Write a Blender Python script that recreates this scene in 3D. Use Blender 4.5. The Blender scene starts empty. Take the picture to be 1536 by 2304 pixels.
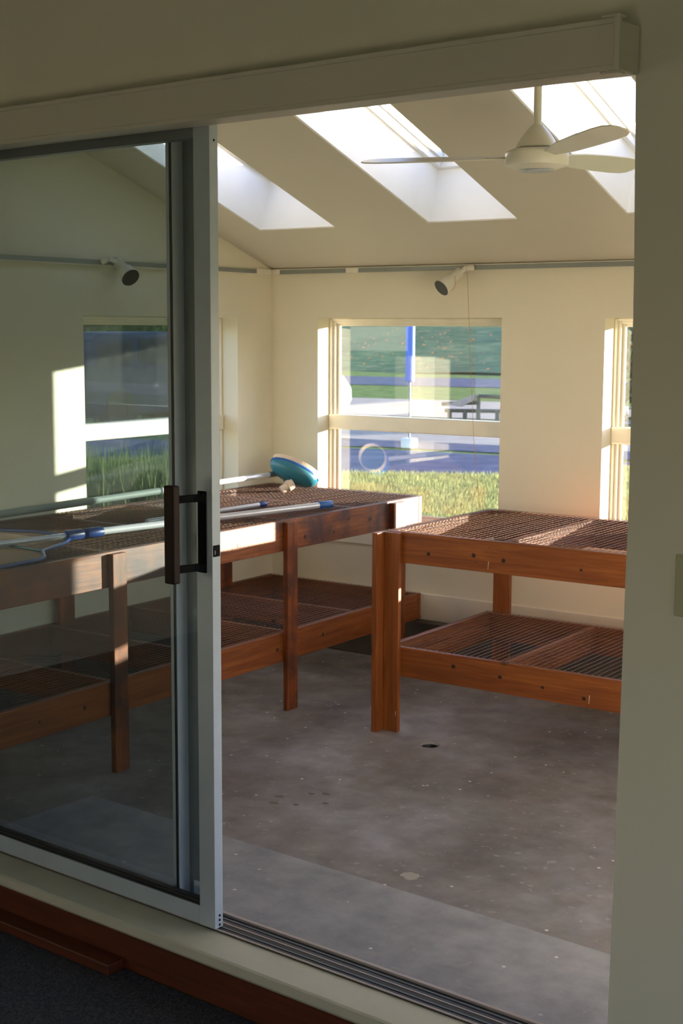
import bpy, bmesh, math, random
from mathutils import Matrix, Vector
random.seed(7)
C = bpy.context.scene.collection
scn = bpy.context.scene

# ------------------------------------------------------------------ camera, world, sun, exposure
YAW, PIT, ROL = math.radians(34.7855), math.radians(7.4167), math.radians(0.2486)
Fv = Vector((-math.sin(YAW)*math.cos(PIT), math.cos(YAW)*math.cos(PIT), -math.sin(PIT)))
Rv = Vector((math.cos(YAW), math.sin(YAW), 0.0)); Uv = Rv.cross(Fv)
R2 = Rv*math.cos(ROL)+Uv*math.sin(ROL); U2 = -Rv*math.sin(ROL)+Uv*math.cos(ROL)
cd = bpy.data.cameras.new('camera'); cam = bpy.data.objects.new('camera', cd); C.objects.link(cam)
cam.matrix_world = Matrix(((R2.x,U2.x,-Fv.x,3.6986),(R2.y,U2.y,-Fv.y,-2.6062),(R2.z,U2.z,-Fv.z,1.5589),(0,0,0,1)))
cd.sensor_fit = 'VERTICAL'; cd.sensor_height = 22.3; cd.sensor_width = 14.87
cd.lens = 3159.9/2304*22.3
cd.clip_start = 0.05; cd.clip_end = 800
cd.dof.use_dof = True; cd.dof.focus_distance = 3.5; cd.dof.aperture_fstop = 7.0
scn.camera = cam

w = bpy.data.worlds.new('world'); scn.world = w; w.use_nodes = True
nt = w.node_tree; nt.nodes.clear()
sky = nt.nodes.new('ShaderNodeTexSky'); sky.sky_type = 'NISHITA'; sky.sun_disc = False
sky.sun_elevation = math.radians(22.0); sky.sun_rotation = math.radians(38.0); sky.air_density = 1.2; sky.dust_density = 0.8
bg = nt.nodes.new('ShaderNodeBackground'); bg.inputs[1].default_value = .80
out = nt.nodes.new('ShaderNodeOutputWorld')
wb = nt.nodes.new('ShaderNodeMix'); wb.data_type = 'RGBA'; wb.blend_type = 'MULTIPLY'; wb.inputs[0].default_value = 1.0
wb.inputs[7].default_value = (.94, .98, 1.20, 1)   # one white balance for the whole sky
nt.links.new(sky.outputs[0], wb.inputs[6]); nt.links.new(wb.outputs[2], bg.inputs[0]); nt.links.new(bg.outputs[0], out.inputs[0])

sd = bpy.data.lights.new('sun', 'SUN'); sun = bpy.data.objects.new('sun', sd); C.objects.link(sun)
sdir = Vector((-0.775, -1.0, -0.122)).normalized()
sun.rotation_euler = sdir.to_track_quat('-Z', 'Y').to_euler(); sun.location = (8, 10, 3)
sd.energy = 50.0; sd.angle = math.radians(0.55); sd.color = (1.0, 0.87, 0.68)

scn.view_settings.view_transform = 'Standard'; scn.view_settings.look = 'None'
scn.view_settings.gamma = 1.0; scn.view_settings.use_curve_mapping = False
scn.view_settings.exposure = -0.62
scn.cycles.max_bounces = 10; scn.cycles.diffuse_bounces = 6; scn.cycles.transparent_max_bounces = 24
scn.cycles.caustics_reflective = False; scn.cycles.caustics_refractive = False
scn.cycles.sample_clamp_indirect = 6.0
try: scn.cycles.use_denoising = True
except Exception: pass

# ------------------------------------------------------------------ materials
def lin(c): return tuple(((x/255)/12.92 if x/255 <= .04045 else ((x/255+.055)/1.055)**2.4) for x in c)
def mat(name):
    m = bpy.data.materials.new(name); m.use_nodes = True; t = m.node_tree
    return m, t, t.nodes['Principled BSDF']
def N(t, kind, **kw):
    n = t.nodes.new(kind)
    for k, v in kw.items():
        if k in n.inputs.keys(): n.inputs[k].default_value = v
        else: setattr(n, k, v)
    return n
def coords(t, scale=(1,1,1), kind='Object'):
    tc = t.nodes.new('ShaderNodeTexCoord'); mp = t.nodes.new('ShaderNodeMapping'); mp.inputs['Scale'].default_value = scale
    t.links.new(tc.outputs[kind], mp.inputs[0]); return mp.outputs[0]
def noise(t, vec, scale, detail=4, rough=.55, dist=0):
    n = N(t, 'ShaderNodeTexNoise'); n.inputs['Scale'].default_value = scale; n.inputs['Detail'].default_value = detail
    n.inputs['Roughness'].default_value = rough; n.inputs['Distortion'].default_value = dist
    t.links.new(vec, n.inputs['Vector']); return n.outputs['Fac']
def ramp(t, fac, stops):
    r = t.nodes.new('ShaderNodeValToRGB'); e = r.color_ramp.elements
    while len(e) < len(stops): e.new(0.5)
    for k, (p, c) in enumerate(stops): e[k].position = p; e[k].color = (*c, 1)
    t.links.new(fac, r.inputs[0]); return r.outputs[0]
def mixc(t, a, b, fac, mode='MIX'):
    m = t.nodes.new('ShaderNodeMix'); m.data_type = 'RGBA'; m.blend_type = mode
    for s, v in ((m.inputs[6], a), (m.inputs[7], b), (m.inputs[0], fac)):
        if hasattr(v, 'is_output') or isinstance(v, bpy.types.NodeSocket): t.links.new(v, s)
        else: s.default_value = (*v, 1) if isinstance(v, tuple) else v
    return m.outputs[2]
def bump(t, p, fac, strength=.2, dist=.01):
    b = t.nodes.new('ShaderNodeBump'); b.inputs['Strength'].default_value = strength; b.inputs['Distance'].default_value = dist
    t.links.new(fac, b.inputs['Height']); t.links.new(b.outputs[0], p.inputs['Normal'])
def plain(name, c, rough=.5, metal=0, var=.06, sc=6, bmp=.05):
    m, t, p = mat(name); c = lin(c)
    v = coords(t); f = noise(t, v, sc)
    lo = tuple(x*(1-var) for x in c); hi = tuple(min(1, x*(1+var)) for x in c)
    t.links.new(ramp(t, f, [(.3, lo), (.7, hi)]), p.inputs['Base Color'])
    p.inputs['Roughness'].default_value = rough; p.inputs['Metallic'].default_value = metal
    if bmp: bump(t, p, noise(t, v, sc*30, 2), bmp, .002)
    return m
def wood(name, axis, light, dark, knot, rough=.45, aged=None, grain=1.0):
    m, t, p = mat(name)
    s = [14, 14, 14]; s[axis] = 0.9
    v = coords(t, tuple(s))
    f = noise(t, v, 3.0, 6, .6, .8)
    base = ramp(t, f, [(.28, lin(dark)), (.5, lin(tuple((a+b)/2 for a, b in zip(light, dark)))), (.72, lin(light))])
    s2 = [60, 60, 60]; s2[axis] = 1.5
    f2 = noise(t, coords(t, tuple(s2)), 2.0, 3, .5)
    fine = ramp(t, f2, [(.35, (.72,.72,.72)), (.6, (1,1,1))])
    base = mixc(t, base, fine, .55*grain, 'MULTIPLY')
    s3 = [5, 5, 5]; s3[axis] = 3.6
    vo = N(t, 'ShaderNodeTexVoronoi'); vo.inputs['Scale'].default_value = 1.0
    t.links.new(coords(t, tuple(s3)), vo.inputs['Vector'])
    k = ramp(t, vo.outputs['Distance'], [(.035, (1,1,1)), (.085, (0,0,0))])
    base = mixc(t, base, lin(knot), k)
    if aged:
        fa = noise(t, coords(t, (1,1,1)), 6.5, 4, .6)
        base = mixc(t, base, lin(aged), ramp(t, fa, [(.42, (0,0,0)), (.62, (.95,.95,.95))]))
    t.links.new(base, p.inputs['Base Color']); p.inputs['Roughness'].default_value = rough
    bump(t, p, f2, .15, .002)
    return m
def glass(name, tint, gloss=.9, ior=1.45, veil=0.0, veilc=(.5,.5,.5)):
    m = bpy.data.materials.new(name); m.use_nodes = True; t = m.node_tree; t.nodes.clear()
    o = t.nodes.new('ShaderNodeOutputMaterial')
    tr = N(t, 'ShaderNodeBsdfTransparent'); tr.inputs[0].default_value = (*tint, 1)
    gl = N(t, 'ShaderNodeBsdfGlossy'); gl.inputs['Roughness'].default_value = 0.01; gl.inputs['Color'].default_value = (gloss, gloss, gloss, 1)
    lw = N(t, 'ShaderNodeLayerWeight'); lw.inputs['Blend'].default_value = .5
    pw = t.nodes.new('ShaderNodeMath'); pw.operation = 'POWER'; pw.inputs[1].default_value = 5.0; t.links.new(lw.outputs['Facing'], pw.inputs[0])
    f0 = ((ior-1)/(ior+1))**2
    fr = t.nodes.new('ShaderNodeMath'); fr.operation = 'MULTIPLY_ADD'; fr.inputs[1].default_value = 1-f0; fr.inputs[2].default_value = f0
    t.links.new(pw.outputs[0], fr.inputs[0])
    mx = t.nodes.new('ShaderNodeMixShader')
    t.links.new(fr.outputs[0], mx.inputs[0]); t.links.new(tr.outputs[0], mx.inputs[1]); t.links.new(gl.outputs[0], mx.inputs[2])
    last = mx.outputs[0]
    if veil:
        df = N(t, 'ShaderNodeBsdfDiffuse'); df.inputs[0].default_value = (*veilc, 1)
        n1 = noise(t, coords(t), 2.5, 3); vv = ramp(t, n1, [(.35, (veil*.6,)*3), (.7, (veil*1.3,)*3)])
        m2 = t.nodes.new('ShaderNodeMixShader'); t.links.new(vv, m2.inputs[0])
        t.links.new(last, m2.inputs[1]); t.links.new(df.outputs[0], m2.inputs[2]); last = m2.outputs[0]
    t.links.new(last, o.inputs[0]); return m

M = {}
M['cream'] = plain('cream_wall_paint', (230, 223, 203), .6, var=.025, sc=2.2)
M['cream_old'] = plain('cream_wall_paint_front', (222, 218, 205), .6, var=.02, sc=2.0)
M['ceil'] = plain('ceiling_paint', (212, 206, 192), .65, var=.02, sc=2.0)
M['trim'] = plain('window_trim_paint', (238, 232, 216), .35, var=.04, sc=9)
M['shaft'] = plain('skylight_shaft_paint', (244, 242, 236), .5, var=.02)
M['white'] = plain('white_enamel', (226, 224, 212), .3, var=.03)
M['track'] = plain('track_channel_metal', (150, 156, 152), .4, .5, var=.08)
M['alu'] = plain('painted_aluminium', (182, 194, 208), .38, .25, var=.04, sc=14, bmp=.02)
M['alu_dk'] = plain('dull_aluminium', (118, 126, 130), .45, .4, var=.06)
M['track_metal'] = plain('floor_track_metal', (70, 70, 76), .4, .7, var=.1)
M['lip'] = plain('pale_track_lip', (176, 164, 158), .4, .2)
M['valance'] = plain('valance_vinyl', (206, 200, 190), .45, var=.02, sc=3)
M['rubber'] = plain('black_gasket', (18, 20, 22), .5, var=.1)
M['black'] = plain('black_handle_metal', (10, 10, 14), .7, .0, var=.15)
M['black'].node_tree.nodes['Principled BSDF'].inputs['Specular IOR Level'].default_value = .15
M['grip'] = wood('dark_handle_wood', 2, (52, 28, 22), (28, 15, 12), (20, 10, 8))
M['grip'].node_tree.nodes['Principled BSDF'].inputs['Specular IOR Level'].default_value = .2
M['sill'] = plain('sill_paint', (196, 194, 176), .5, var=.06, sc=7)
M['switch'] = plain('switch_plate_plastic', (178, 176, 148), .4, var=.02)
M['galv'] = plain('galvanised_wire', (112, 92, 80), .4, .2, var=.15, sc=30, bmp=0)
pine = ((172, 100, 46), (120, 60, 26), (44, 22, 14))
M['wood_x'] = wood('stained_pine_x', 0, *pine); M['wood_y'] = wood('stained_pine_y', 1, *pine); M['wood_z'] = wood('stained_pine_z', 2, *pine)
M['old_y'] = wood('weathered_pine_y', 1, (176, 104, 58), (112, 60, 38), (40, 20, 14), aged=(78, 52, 58))
M['old_x'] = wood('weathered_pine_x', 0, (160, 96, 58), (104, 58, 38), (40, 20, 14), aged=(78, 52, 58))
M['old_z'] = wood('weathered_pine_z', 2, (180, 100, 48), (110, 54, 28), (40, 20, 14), aged=(78, 44, 34))
M['skirt'] = wood('reddish_riser_wood', 0, (108, 52, 28), (70, 32, 17), (40, 16, 12))
M['rough_wood'] = wood('raw_lintel_wood', 0, (150, 92, 48), (110, 62, 30), (60, 30, 16))
M['plaster'] = plain('dried_plaster', (176, 168, 160), .8)
M['stain'] = plain('brown_floor_stain', (112, 100, 90), .7)
M['knot'] = plain('dark_knot_wood', (58, 32, 20), .5)
M['blue'] = plain('blue_plastic', (44, 98, 172), .35, var=.06)
M['navy'] = plain('navy_plastic', (30, 62, 128), .4, var=.06)
M['teal'] = plain('teal_plastic', (48, 118, 142), .35, var=.10, sc=12)
M['teal_dk'] = plain('dark_teal_plastic', (30, 84, 100), .4, var=.1)
M['polewhite'] = plain('white_pole_aluminium', (214, 216, 224), .25, .25, var=.03)
M['polegrey'] = plain('grey_foam_sleeve', (128, 142, 140), .6, var=.05)
M['pinkwhite'] = plain('offwhite_hose_fitting', (226, 206, 190), .5, var=.03)
M['bristle'] = plain('pale_bristles', (226, 204, 180), .8, var=.1, sc=80)
M['net'] = plain('skimmer_net_fabric', (150, 124, 100), .9, var=.1, sc=30)
M['cord'] = plain('thin_orange_string', (196, 140, 84), .8)
M['lampin'] = plain('black_lamp_baffle', (16, 18, 20), .5)
M['bulb'] = plain('grey_bulb_glass', (120, 124, 126), .15)
M['glass'] = glass('window_glass', (.97, .98, .98), ior=1.75, veil=.02, veilc=(.75, .75, .7))
M['doorglass'] = glass('door_glass', (.80, .87, .88), ior=1.5)
M['clearglass'] = glass('clear_door_glass', (.965, .985, .985), ior=1.5)
M['skyglass'] = glass('skylight_glass', (.95, .97, 1.0), veil=.02)
# insect screen: fine woven dark mesh, seen as partly transparent
m = bpy.data.materials.new('insect_screen'); m.use_nodes = True; t = m.node_tree; t.nodes.clear()
o_ = t.nodes.new('ShaderNodeOutputMaterial'); tr = N(t, 'ShaderNodeBsdfTransparent'); df = N(t, 'ShaderNodeBsdfDiffuse'); df.inputs[0].default_value = (.05, .06, .06, 1)
mx = t.nodes.new('ShaderNodeMixShader'); mx.inputs[0].default_value = .22
t.links.new(tr.outputs[0], mx.inputs[1]); t.links.new(df.outputs[0], mx.inputs[2]); t.links.new(mx.outputs[0], o_.inputs[0]); M['screen'] = m
# concrete
def concrete(name, a, b, c, speck=True, broom=False, stains=True):
    m, t, p = mat(name); v = coords(t)
    f = noise(t, v, 1.6, 6, .6); f2 = noise(t, v, 9, 5, .6)
    col = ramp(t, f, [(.3, lin(a)), (.52, lin(b)), (.72, lin(c))])
    col = mixc(t, col, ramp(t, f2, [(.3, (.62,.62,.64)), (.65, (1.1,1.08,1.06))]), .7, 'MULTIPLY')
    if stains:
        f3 = noise(t, v, 3.1, 3); col = mixc(t, col, lin((86, 70, 54)), ramp(t, f3, [(.58, (0,0,0)), (.72, (.45,.45,.45))]))
    if speck:
        vo = N(t, 'ShaderNodeTexVoronoi'); vo.inputs['Scale'].default_value = 13; t.links.new(v, vo.inputs['Vector'])
        f4 = noise(t, v, 4.0, 2)
        s = ramp(t, vo.outputs['Distance'], [(.045, (1,1,1)), (.085, (0,0,0))])
        gate = ramp(t, f4, [(.40, (0,0,0)), (.50, (1,1,1))])
        col = mixc(t, col, lin((236, 228, 220)), mixc(t, s, gate, 1.0, 'MULTIPLY'))
        f5 = noise(t, v, 26, 3, .6); g5 = ramp(t, f5, [(.62, (0,0,0)), (.70, (.6,.6,.6))])
        col = mixc(t, col, lin((176, 170, 166)), g5)
    t.links.new(col, p.inputs['Base Color']); p.inputs['Roughness'].default_value = .62
    if broom:
        wv = N(t, 'ShaderNodeTexWave'); wv.inputs['Scale'].default_value = 60; wv.inputs['Distortion'].default_value = 3; wv.bands_direction = 'Y'
        t.links.new(v, wv.inputs['Vector']); bump(t, p, wv.outputs['Fac'], .35, .003)
    else: bump(t, p, noise(t, v, 60, 4), .25, .003)
    return m
M['concrete'] = concrete('worn_concrete', (108, 98, 90), (144, 138, 136), (172, 170, 176))
M['broom'] = concrete('broomed_concrete', (150, 150, 156), (164, 164, 170), (178, 178, 184), broom=True, stains=False)
M['curb'] = concrete('dark_curb_concrete', (74, 68, 62), (92, 86, 78), (104, 98, 90), speck=False)
m, t, p = mat('dark_blue_carpet'); v = coords(t)
f = noise(t, v, 160, 3, .7); f2 = noise(t, v, 30, 3)
col = ramp(t, f, [(.35, lin((30, 34, 44))), (.55, lin((62, 66, 78))), (.7, lin((96, 96, 104)))])
col = mixc(t, col, ramp(t, f2, [(.3, (.7,.7,.7)), (.7, (1,1,1))]), .8, 'MULTIPLY')
t.links.new(col, p.inputs['Base Color']); p.inputs['Roughness'].default_value = .95; bump(t, p, f, .6, .006); M['carpet'] = m
# outdoors
def ground(name, stops, sc, rough=.95, leaf=None, bm=.3):
    m, t, p = mat(name); v = coords(t); f = noise(t, v, sc, 6, .65)
    col = ramp(t, f, stops)
    if leaf:
        vo = N(t, 'ShaderNodeTexVoronoi'); vo.inputs['Scale'].default_value = leaf; t.links.new(v, vo.inputs['Vector'])
        g = noise(t, v, .5, 3)
        s = mixc(t, ramp(t, vo.outputs['Distance'], [(.16, (1,1,1)), (.24, (0,0,0))]), ramp(t, g, [(.42, (.1,.1,.1)), (.62, (1,1,1))]), 1.0, 'MULTIPLY')
        col = mixc(t, col, lin((160, 128, 108)), s)
    t.links.new(col, p.inputs['Base Color']); p.inputs['Roughness'].default_value = rough; p.inputs['Specular IOR Level'].default_value = 0; bump(t, p, f, bm, .05); return m
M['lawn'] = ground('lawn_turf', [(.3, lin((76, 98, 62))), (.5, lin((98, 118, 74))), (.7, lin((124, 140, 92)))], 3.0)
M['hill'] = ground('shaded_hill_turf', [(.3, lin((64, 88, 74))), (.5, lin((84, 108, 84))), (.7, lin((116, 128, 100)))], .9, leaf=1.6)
M['shade_tinted_asphalt'] = ground('shade_tinted_asphalt', [(.3, lin((72, 80, 104))), (.7, lin((98, 104, 126)))], 2.0, bm=.1)  # dark blue-grey base stands in for shade lying on the paving
M['path'] = ground('pale_paving', [(.3, lin((150, 144, 140))), (.7, lin((172, 166, 160)))], 2.0, bm=.1)
def leafmat(name, c, tcol):
    m = bpy.data.materials.new(name); m.use_nodes = True; t = m.node_tree; t.nodes.clear()
    o_ = t.nodes.new('ShaderNodeOutputMaterial'); d1 = N(t, 'ShaderNodeBsdfDiffuse'); d2 = N(t, 'ShaderNodeBsdfTranslucent')
    f = noise(t, coords(t), 2.0, 3)
    t.links.new(ramp(t, f, [(.3, tuple(x*.7 for x in lin(c))), (.7, lin(c))]), d1.inputs[0]); t.links.new(ramp(t, f, [(.3, tuple(x*.7 for x in lin(tcol))), (.7, lin(tcol))]), d2.inputs[0])
    a = t.nodes.new('ShaderNodeMixShader'); a.inputs[0].default_value = .5
    t.links.new(d1.outputs[0], a.inputs[1]); t.links.new(d2.outputs[0], a.inputs[2]); t.links.new(a.outputs[0], o_.inputs[0]); return m
M['blade'] = leafmat('grass_blades', (130, 142, 98), (176, 182, 124))
M['stalk'] = leafmat('lavender_stalks', (90, 102, 76), (120, 136, 88))
M['leafgreen'] = leafmat('hedge_leaves', (44, 62, 34), (52, 70, 32))
M['leafdry'] = leafmat('dry_leaves', (150, 108, 84), (120, 84, 62))
M['carpaint'] = plain('dark_blue_car_paint', (34, 46, 72), .5, .0, var=.04)
M['carglass'] = plain('dark_car_glass', (22, 28, 40), .5, 0, var=.1, bmp=0)
for q_ in ('carglass', 'carpaint'): M[q_].node_tree.nodes['Principled BSDF'].inputs['Specular IOR Level'].default_value = .12
M['tyre'] = plain('tyre_rubber', (24, 24, 26), .8)
M['chrome'] = plain('hub_metal', (170, 174, 182), .3, .8)
M['carwhite'] = plain('white_car_paint', (236, 238, 244), .25, .0, var=.02)
M['benchgreen'] = plain('dark_green_rail_paint', (28, 52, 54), .5)
M['plank'] = plain('grey_plank', (176, 160, 150), .7, var=.12)
M['postblue'] = plain('blue_post_paint', (48, 104, 200), .45)
M['whiteblock'] = plain('white_painted_block', (240, 238, 230), .6)
M['bark'] = plain('tree_bark', (96, 84, 72), .9)

# ------------------------------------------------------------------ mesh helpers
ID = Matrix.Identity(4)
AN = -0.0623
DW = Matrix.Translation((3, 0, 0)) @ Matrix.Rotation(AN, 4, 'Z') @ Matrix.Translation((-3, 0, 0))
class MB:
    def __init__(s): s.v = []; s.f = []
    def add(s, vs, fs):
        k = len(s.v); s.v += [tuple(x) for x in vs]; s.f += [tuple(i+k for i in f) for f in fs]; return s
    def box(s, x0, x1, y0, y1, z0, z1):
        return s.add([(x0,y0,z0),(x1,y0,z0),(x1,y1,z0),(x0,y1,z0),(x0,y0,z1),(x1,y0,z1),(x1,y1,z1),(x0,y1,z1)],
                     [(0,3,2,1),(4,5,6,7),(0,1,5,4),(1,2,6,5),(2,3,7,6),(3,0,4,7)])
    def prism(s, pts, axis, a, b):
        # pts: 2D polygon in the plane perpendicular to axis
        def P(q, c): return {0:(c,q[0],q[1]),1:(q[0],c,q[1]),2:(q[0],q[1],c)}[axis]
        n = len(pts); vs = [P(q, a) for q in pts]+[P(q, b) for q in pts]
        return s.add(vs, [tuple(range(n-1,-1,-1)), tuple(range(n, 2*n))]+[(i,(i+1)%n,n+(i+1)%n,n+i) for i in range(n)])
    def lathe(s, prof, seg, mtx=ID, cap=True):
        vs = []; fs = []
        for r, h in prof:
            for k in range(seg):
                a = 2*math.pi*k/seg; vs.append(mtx @ Vector((r*math.cos(a), r*math.sin(a), h)))
        for i in range(len(prof)-1):
            for k in range(seg):
                k2 = (k+1)%seg; fs.append((i*seg+k, i*seg+k2, (i+1)*seg+k2, (i+1)*seg+k))
        if cap: fs.append(tuple(range(seg-1,-1,-1))); fs.append(tuple(range((len(prof)-1)*seg, len(prof)*seg)))
        return s.add(vs, fs)
    def tube(s, path, r, seg=8, cap=True):
        P = [Vector(p) for p in path]; vs = []; n = len(P)
        rr = r if isinstance(r, (list, tuple)) else [r]*n
        ref = None
        for i in range(n):
            d = (P[min(i+1,n-1)]-P[max(i-1,0)]).normalized()
            if ref is None:
                ref = Vector((0,0,1)) if abs(d.z) < .9 else Vector((1,0,0))
            a = d.cross(ref).normalized(); b = a.cross(d).normalized(); ref = b
            for k in range(seg):
                t = 2*math.pi*k/seg; vs.append(P[i]+(a*math.cos(t)+b*math.sin(t))*rr[i])
        fs = [(i*seg+k, (i+1)*seg+k, (i+1)*seg+(k+1)%seg, i*seg+(k+1)%seg) for i in range(n-1) for k in range(seg)]
        if cap: fs += [tuple(range(seg)), tuple(range(n*seg-1,(n-1)*seg-1,-1))]
        return s.add(vs, fs)
    def data(s, name, m, smooth=False):
        me = bpy.data.meshes.new(name); me.from_pydata(s.v, [], s.f); me.update()
        bm = bmesh.new(); bm.from_mesh(me); bmesh.ops.recalc_face_normals(bm, faces=bm.faces); bm.to_mesh(me); bm.free()
        for mm in (m if isinstance(m, (list, tuple)) else [m]): me.materials.append(mm)
        if smooth:
            for p_ in me.polygons: p_.use_smooth = True
        return me
def obj(name, mb, m, parent=None, mtx=None, smooth=False, bev=0, label=None):
    o = bpy.data.objects.new(name, mb.data(name, m, smooth) if isinstance(mb, MB) else mb); C.objects.link(o)
    if parent is not None: o.parent = parent
    if mtx is not None: o.matrix_local = mtx
    if bev:
        b = o.modifiers.new('bevel', 'BEVEL'); b.width = bev; b.segments = 2; b.limit_method = 'ANGLE'
    if smooth:
        try:
            e = o.modifiers.new('split', 'EDGE_SPLIT'); e.split_angle = math.radians(40)
        except Exception: pass
    if label: o['label'] = label
    return o
def tag(o, label, cat, group=None, kind=None):
    o['label'] = label; o['category'] = cat
    if group: o['group'] = group
    if kind: o['kind'] = kind
    return o
def thing(name, label, cat, loc=(0,0,0), group=None, mtx=None):
    o = bpy.data.objects.new(name, None); C.objects.link(o); o.empty_display_size = .1
    if mtx is not None: o.matrix_world = mtx
    else: o.location = loc
    return tag(o, label, cat, group)
def struct(name, mb, m, mtx=None, label=None, bev=0, parent=None, smooth=False):
    o = obj(name, mb, m, parent, mtx, smooth, bev); o['kind'] = 'structure'
    if label: o['label'] = label
    return o
def wallgrid(mb, u0, u1, z0, top, w0, w1, holes, axis, ztop=None):
    """wall panel with rectangular openings. axis 'x': u is x, thickness in y; axis 'y': u is y, thickness in x. top may be a function of u"""
    tf = top if callable(top) else (lambda u: top)
    us = sorted({u0, u1, *[h[0] for h in holes], *[h[1] for h in holes]})
    us = [u for u in us if u0 <= u <= u1]
    for a, b in zip(us, us[1:]):
        if b-a < 1e-6: continue
        hs = sorted([h for h in holes if h[0] <= a+1e-6 and h[1] >= b-1e-6], key=lambda h: h[2])
        z = z0; segs = []
        for h in hs:
            if h[2] > z: segs.append((z, h[2], False))
            z = h[3]
        segs.append((z, None, True))
        for q0, q1, last in segs:
            ta, tb = (tf(a), tf(b)) if last else (q1, q1)
            q = [(a,w0,q0),(b,w0,q0),(b,w1,q0),(a,w1,q0),(a,w0,ta),(b,w0,tb),(b,w1,tb),(a,w1,ta)]
            if axis == 'y': q = [(y,x,z_) for x,y,z_ in q]
            mb.add(q, [(0,3,2,1),(4,5,6,7),(0,1,5,4),(1,2,6,5),(2,3,7,6),(3,0,4,7)])
    return mb

# ------------------------------------------------------------------ dimensions
XL, YF, ZC, SL = -0.6112, 2.9817, 1.8509, 0.343
XR = 3.95
WT = 0.16
def zceil(y): return ZC+SL*(YF-y)
WZ0, WZ1 = 0.633, 1.6117
farW = [(-.3262, .6811), (1.1779, 2.185), (2.682, 3.689)]
leftW = [(.181, 1.192), (1.6827, 2.7134)]  # the first, out of view, is added to let in light
CURB = .1978

# floor with a drain hole
hx, hy, hr = 1.034, 1.823, .033
mb = MB(); s = .12
X0, X1, Y0, Y1 = XL-.2, XR+.2, .45, YF+.1
for a in [(X0,X1,Y0,hy-s),(X0,X1,hy+s,Y1),(X0,hx-s,hy-s,hy+s),(hx+s,X1,hy-s,hy+s)]:
    mb.add([(a[0],a[2],0),(a[1],a[2],0),(a[1],a[3],0),(a[0],a[3],0)], [(0,1,2,3)])
mb.add([(X0,.243-.0,0),(X1,-.07,0),(X1,Y0,0),(X0,Y0,0)], [(0,1,2,3)])
n = 32; ring = []
for k in range(n):
    t_ = 2*math.pi*k/n; c, d = math.cos(t_), math.sin(t_); q = s/max(abs(c), abs(d))
    ring.append(((hx+c*q, hy+d*q, 0), (hx+c*hr*1.15, hy+d*hr*1.15, 0), (hx+c*hr, hy+d*hr, -.006), (hx+c*hr, hy+d*hr, -.12)))
for k in range(n):
    a, b = ring[k], ring[(k+1)%n]
    for j in range(3): mb.add([a[j], b[j], b[j+1], a[j+1]], [(0,1,2,3)])
mb.add([r_[3] for r_ in ring], [tuple(range(n))])
struct('floor', mb, M['concrete'], label='worn stained concrete floor of the sunroom with a round drain hole')
mb = MB().add([(.381,-.02,.0),(4.6,-.02,.0),(4.6,.5,.0),(.381,.5,.0),(.381,-.02,.0035),(4.6,-.02,.0035),(4.6,.497,.0035),(.384,.497,.0035)],
              [(4,5,6,7),(0,1,5,4),(1,2,6,5),(2,3,7,6),(3,0,4,7)])
struct('floor', mb, M['broom'], DW, label='broom-finished concrete strip inside the sliding door')

dr = thing('floor_drain', 'small round drain hole in the concrete floor near the right bench leg', 'drain', (hx, hy, 0))
obj('dark_lining', MB().add([(q*math.cos(2*math.pi*k/28), q*math.sin(2*math.pi*k/28), h) for q, h in ((hr*.985,-.007),(hr*.97,-.008),(hr*.97,-.115)) for k in range(28)],
    [(i*28+k, i*28+(k+1)%28, (i+1)*28+(k+1)%28, (i+1)*28+k) for i in range(2) for k in range(28)]), M['rubber'], dr, smooth=True)
obj('dark_bottom', MB().lathe([(hr*.96,-.117),(hr*.5,-.116)], 20), M['rubber'], dr)  # black lining and bottom put the hole's shade into the colour
# dried plaster patch and small dark stain rings, thin films on the concrete
def blotch(cx_, cy_, rx, ry, z, m_, nm, seed):
    rr = random.Random(seed); n_ = 18
    pts_ = [(cx_+rx*math.cos(2*math.pi*k/n_)*rr.uniform(.55,1.1), cy_+ry*math.sin(2*math.pi*k/n_)*rr.uniform(.6,1.1)) for k in range(n_)]
    return struct(nm, MB().prism(pts_, 2, z, z+.0006), m_, label='small mark on the concrete floor')
blotch(1.657, .689, .035, .030, 0, M['plaster'], 'floor_patch', 3)
for k_, (a_, b_, q_) in enumerate(((.93,1.02,.017),(.98,1.07,.014),(1.03,1.10,.015),(.95,.93,.018),(1.00,.96,.012),(1.08,1.03,.012))):
    blotch(a_+(.021*k_)%.03, b_+(.037*k_)%.04, q_*1.1, q_*.8, 0, M['stain'], 'floor_stain', 20+k_)

# concrete curb along far and left walls
struct('trim_1', MB().box(XL, XR, YF-.065, YF+WT, 0, CURB), M['curb'], bev=.006, label='dark concrete curb under the far wall')
struct('trim_2', MB().box(XL-WT, XL+.012, .3, YF-.065, 0, CURB), M['curb'], bev=.006, label='dark concrete curb under the left wall')

# walls
mb = wallgrid(MB(), XL-WT, XR+.1, CURB, ZC+.02, YF, YF+WT, [(a, b, WZ0, WZ1) for a, b in farW], 'x')
struct('wall_back', mb, M['cream'], label='cream far wall with square windows')
mb = wallgrid(MB(), -.35, YF, CURB, lambda y: zceil(y)+.02, XL-WT, XL, [(a, b, WZ0, WZ1) for a, b in leftW], 'y')
struct('wall_left', mb, M['cream'], label='cream left wall of the sunroom')
mb = wallgrid(MB(), -.35, YF, 0, lambda y: zceil(y)+.02, XR, XR+WT, [(.35, 1.35, .5, 1.75), (1.7, 2.8, .5, 1.75)], 'y')  # both openings are added out of view to bring in side light
struct('wall_right', mb, M['cream'], label='cream right wall of the sunroom')
struct('baseboard_back', MB().box(XL, XR, YF-.014, YF, CURB, .3257), M['trim'], bev=.004)
struct('baseboard_left', MB().box(XL, XL+.014, .3, YF-.014, CURB, .3257), M['trim'], bev=.004)

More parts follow.
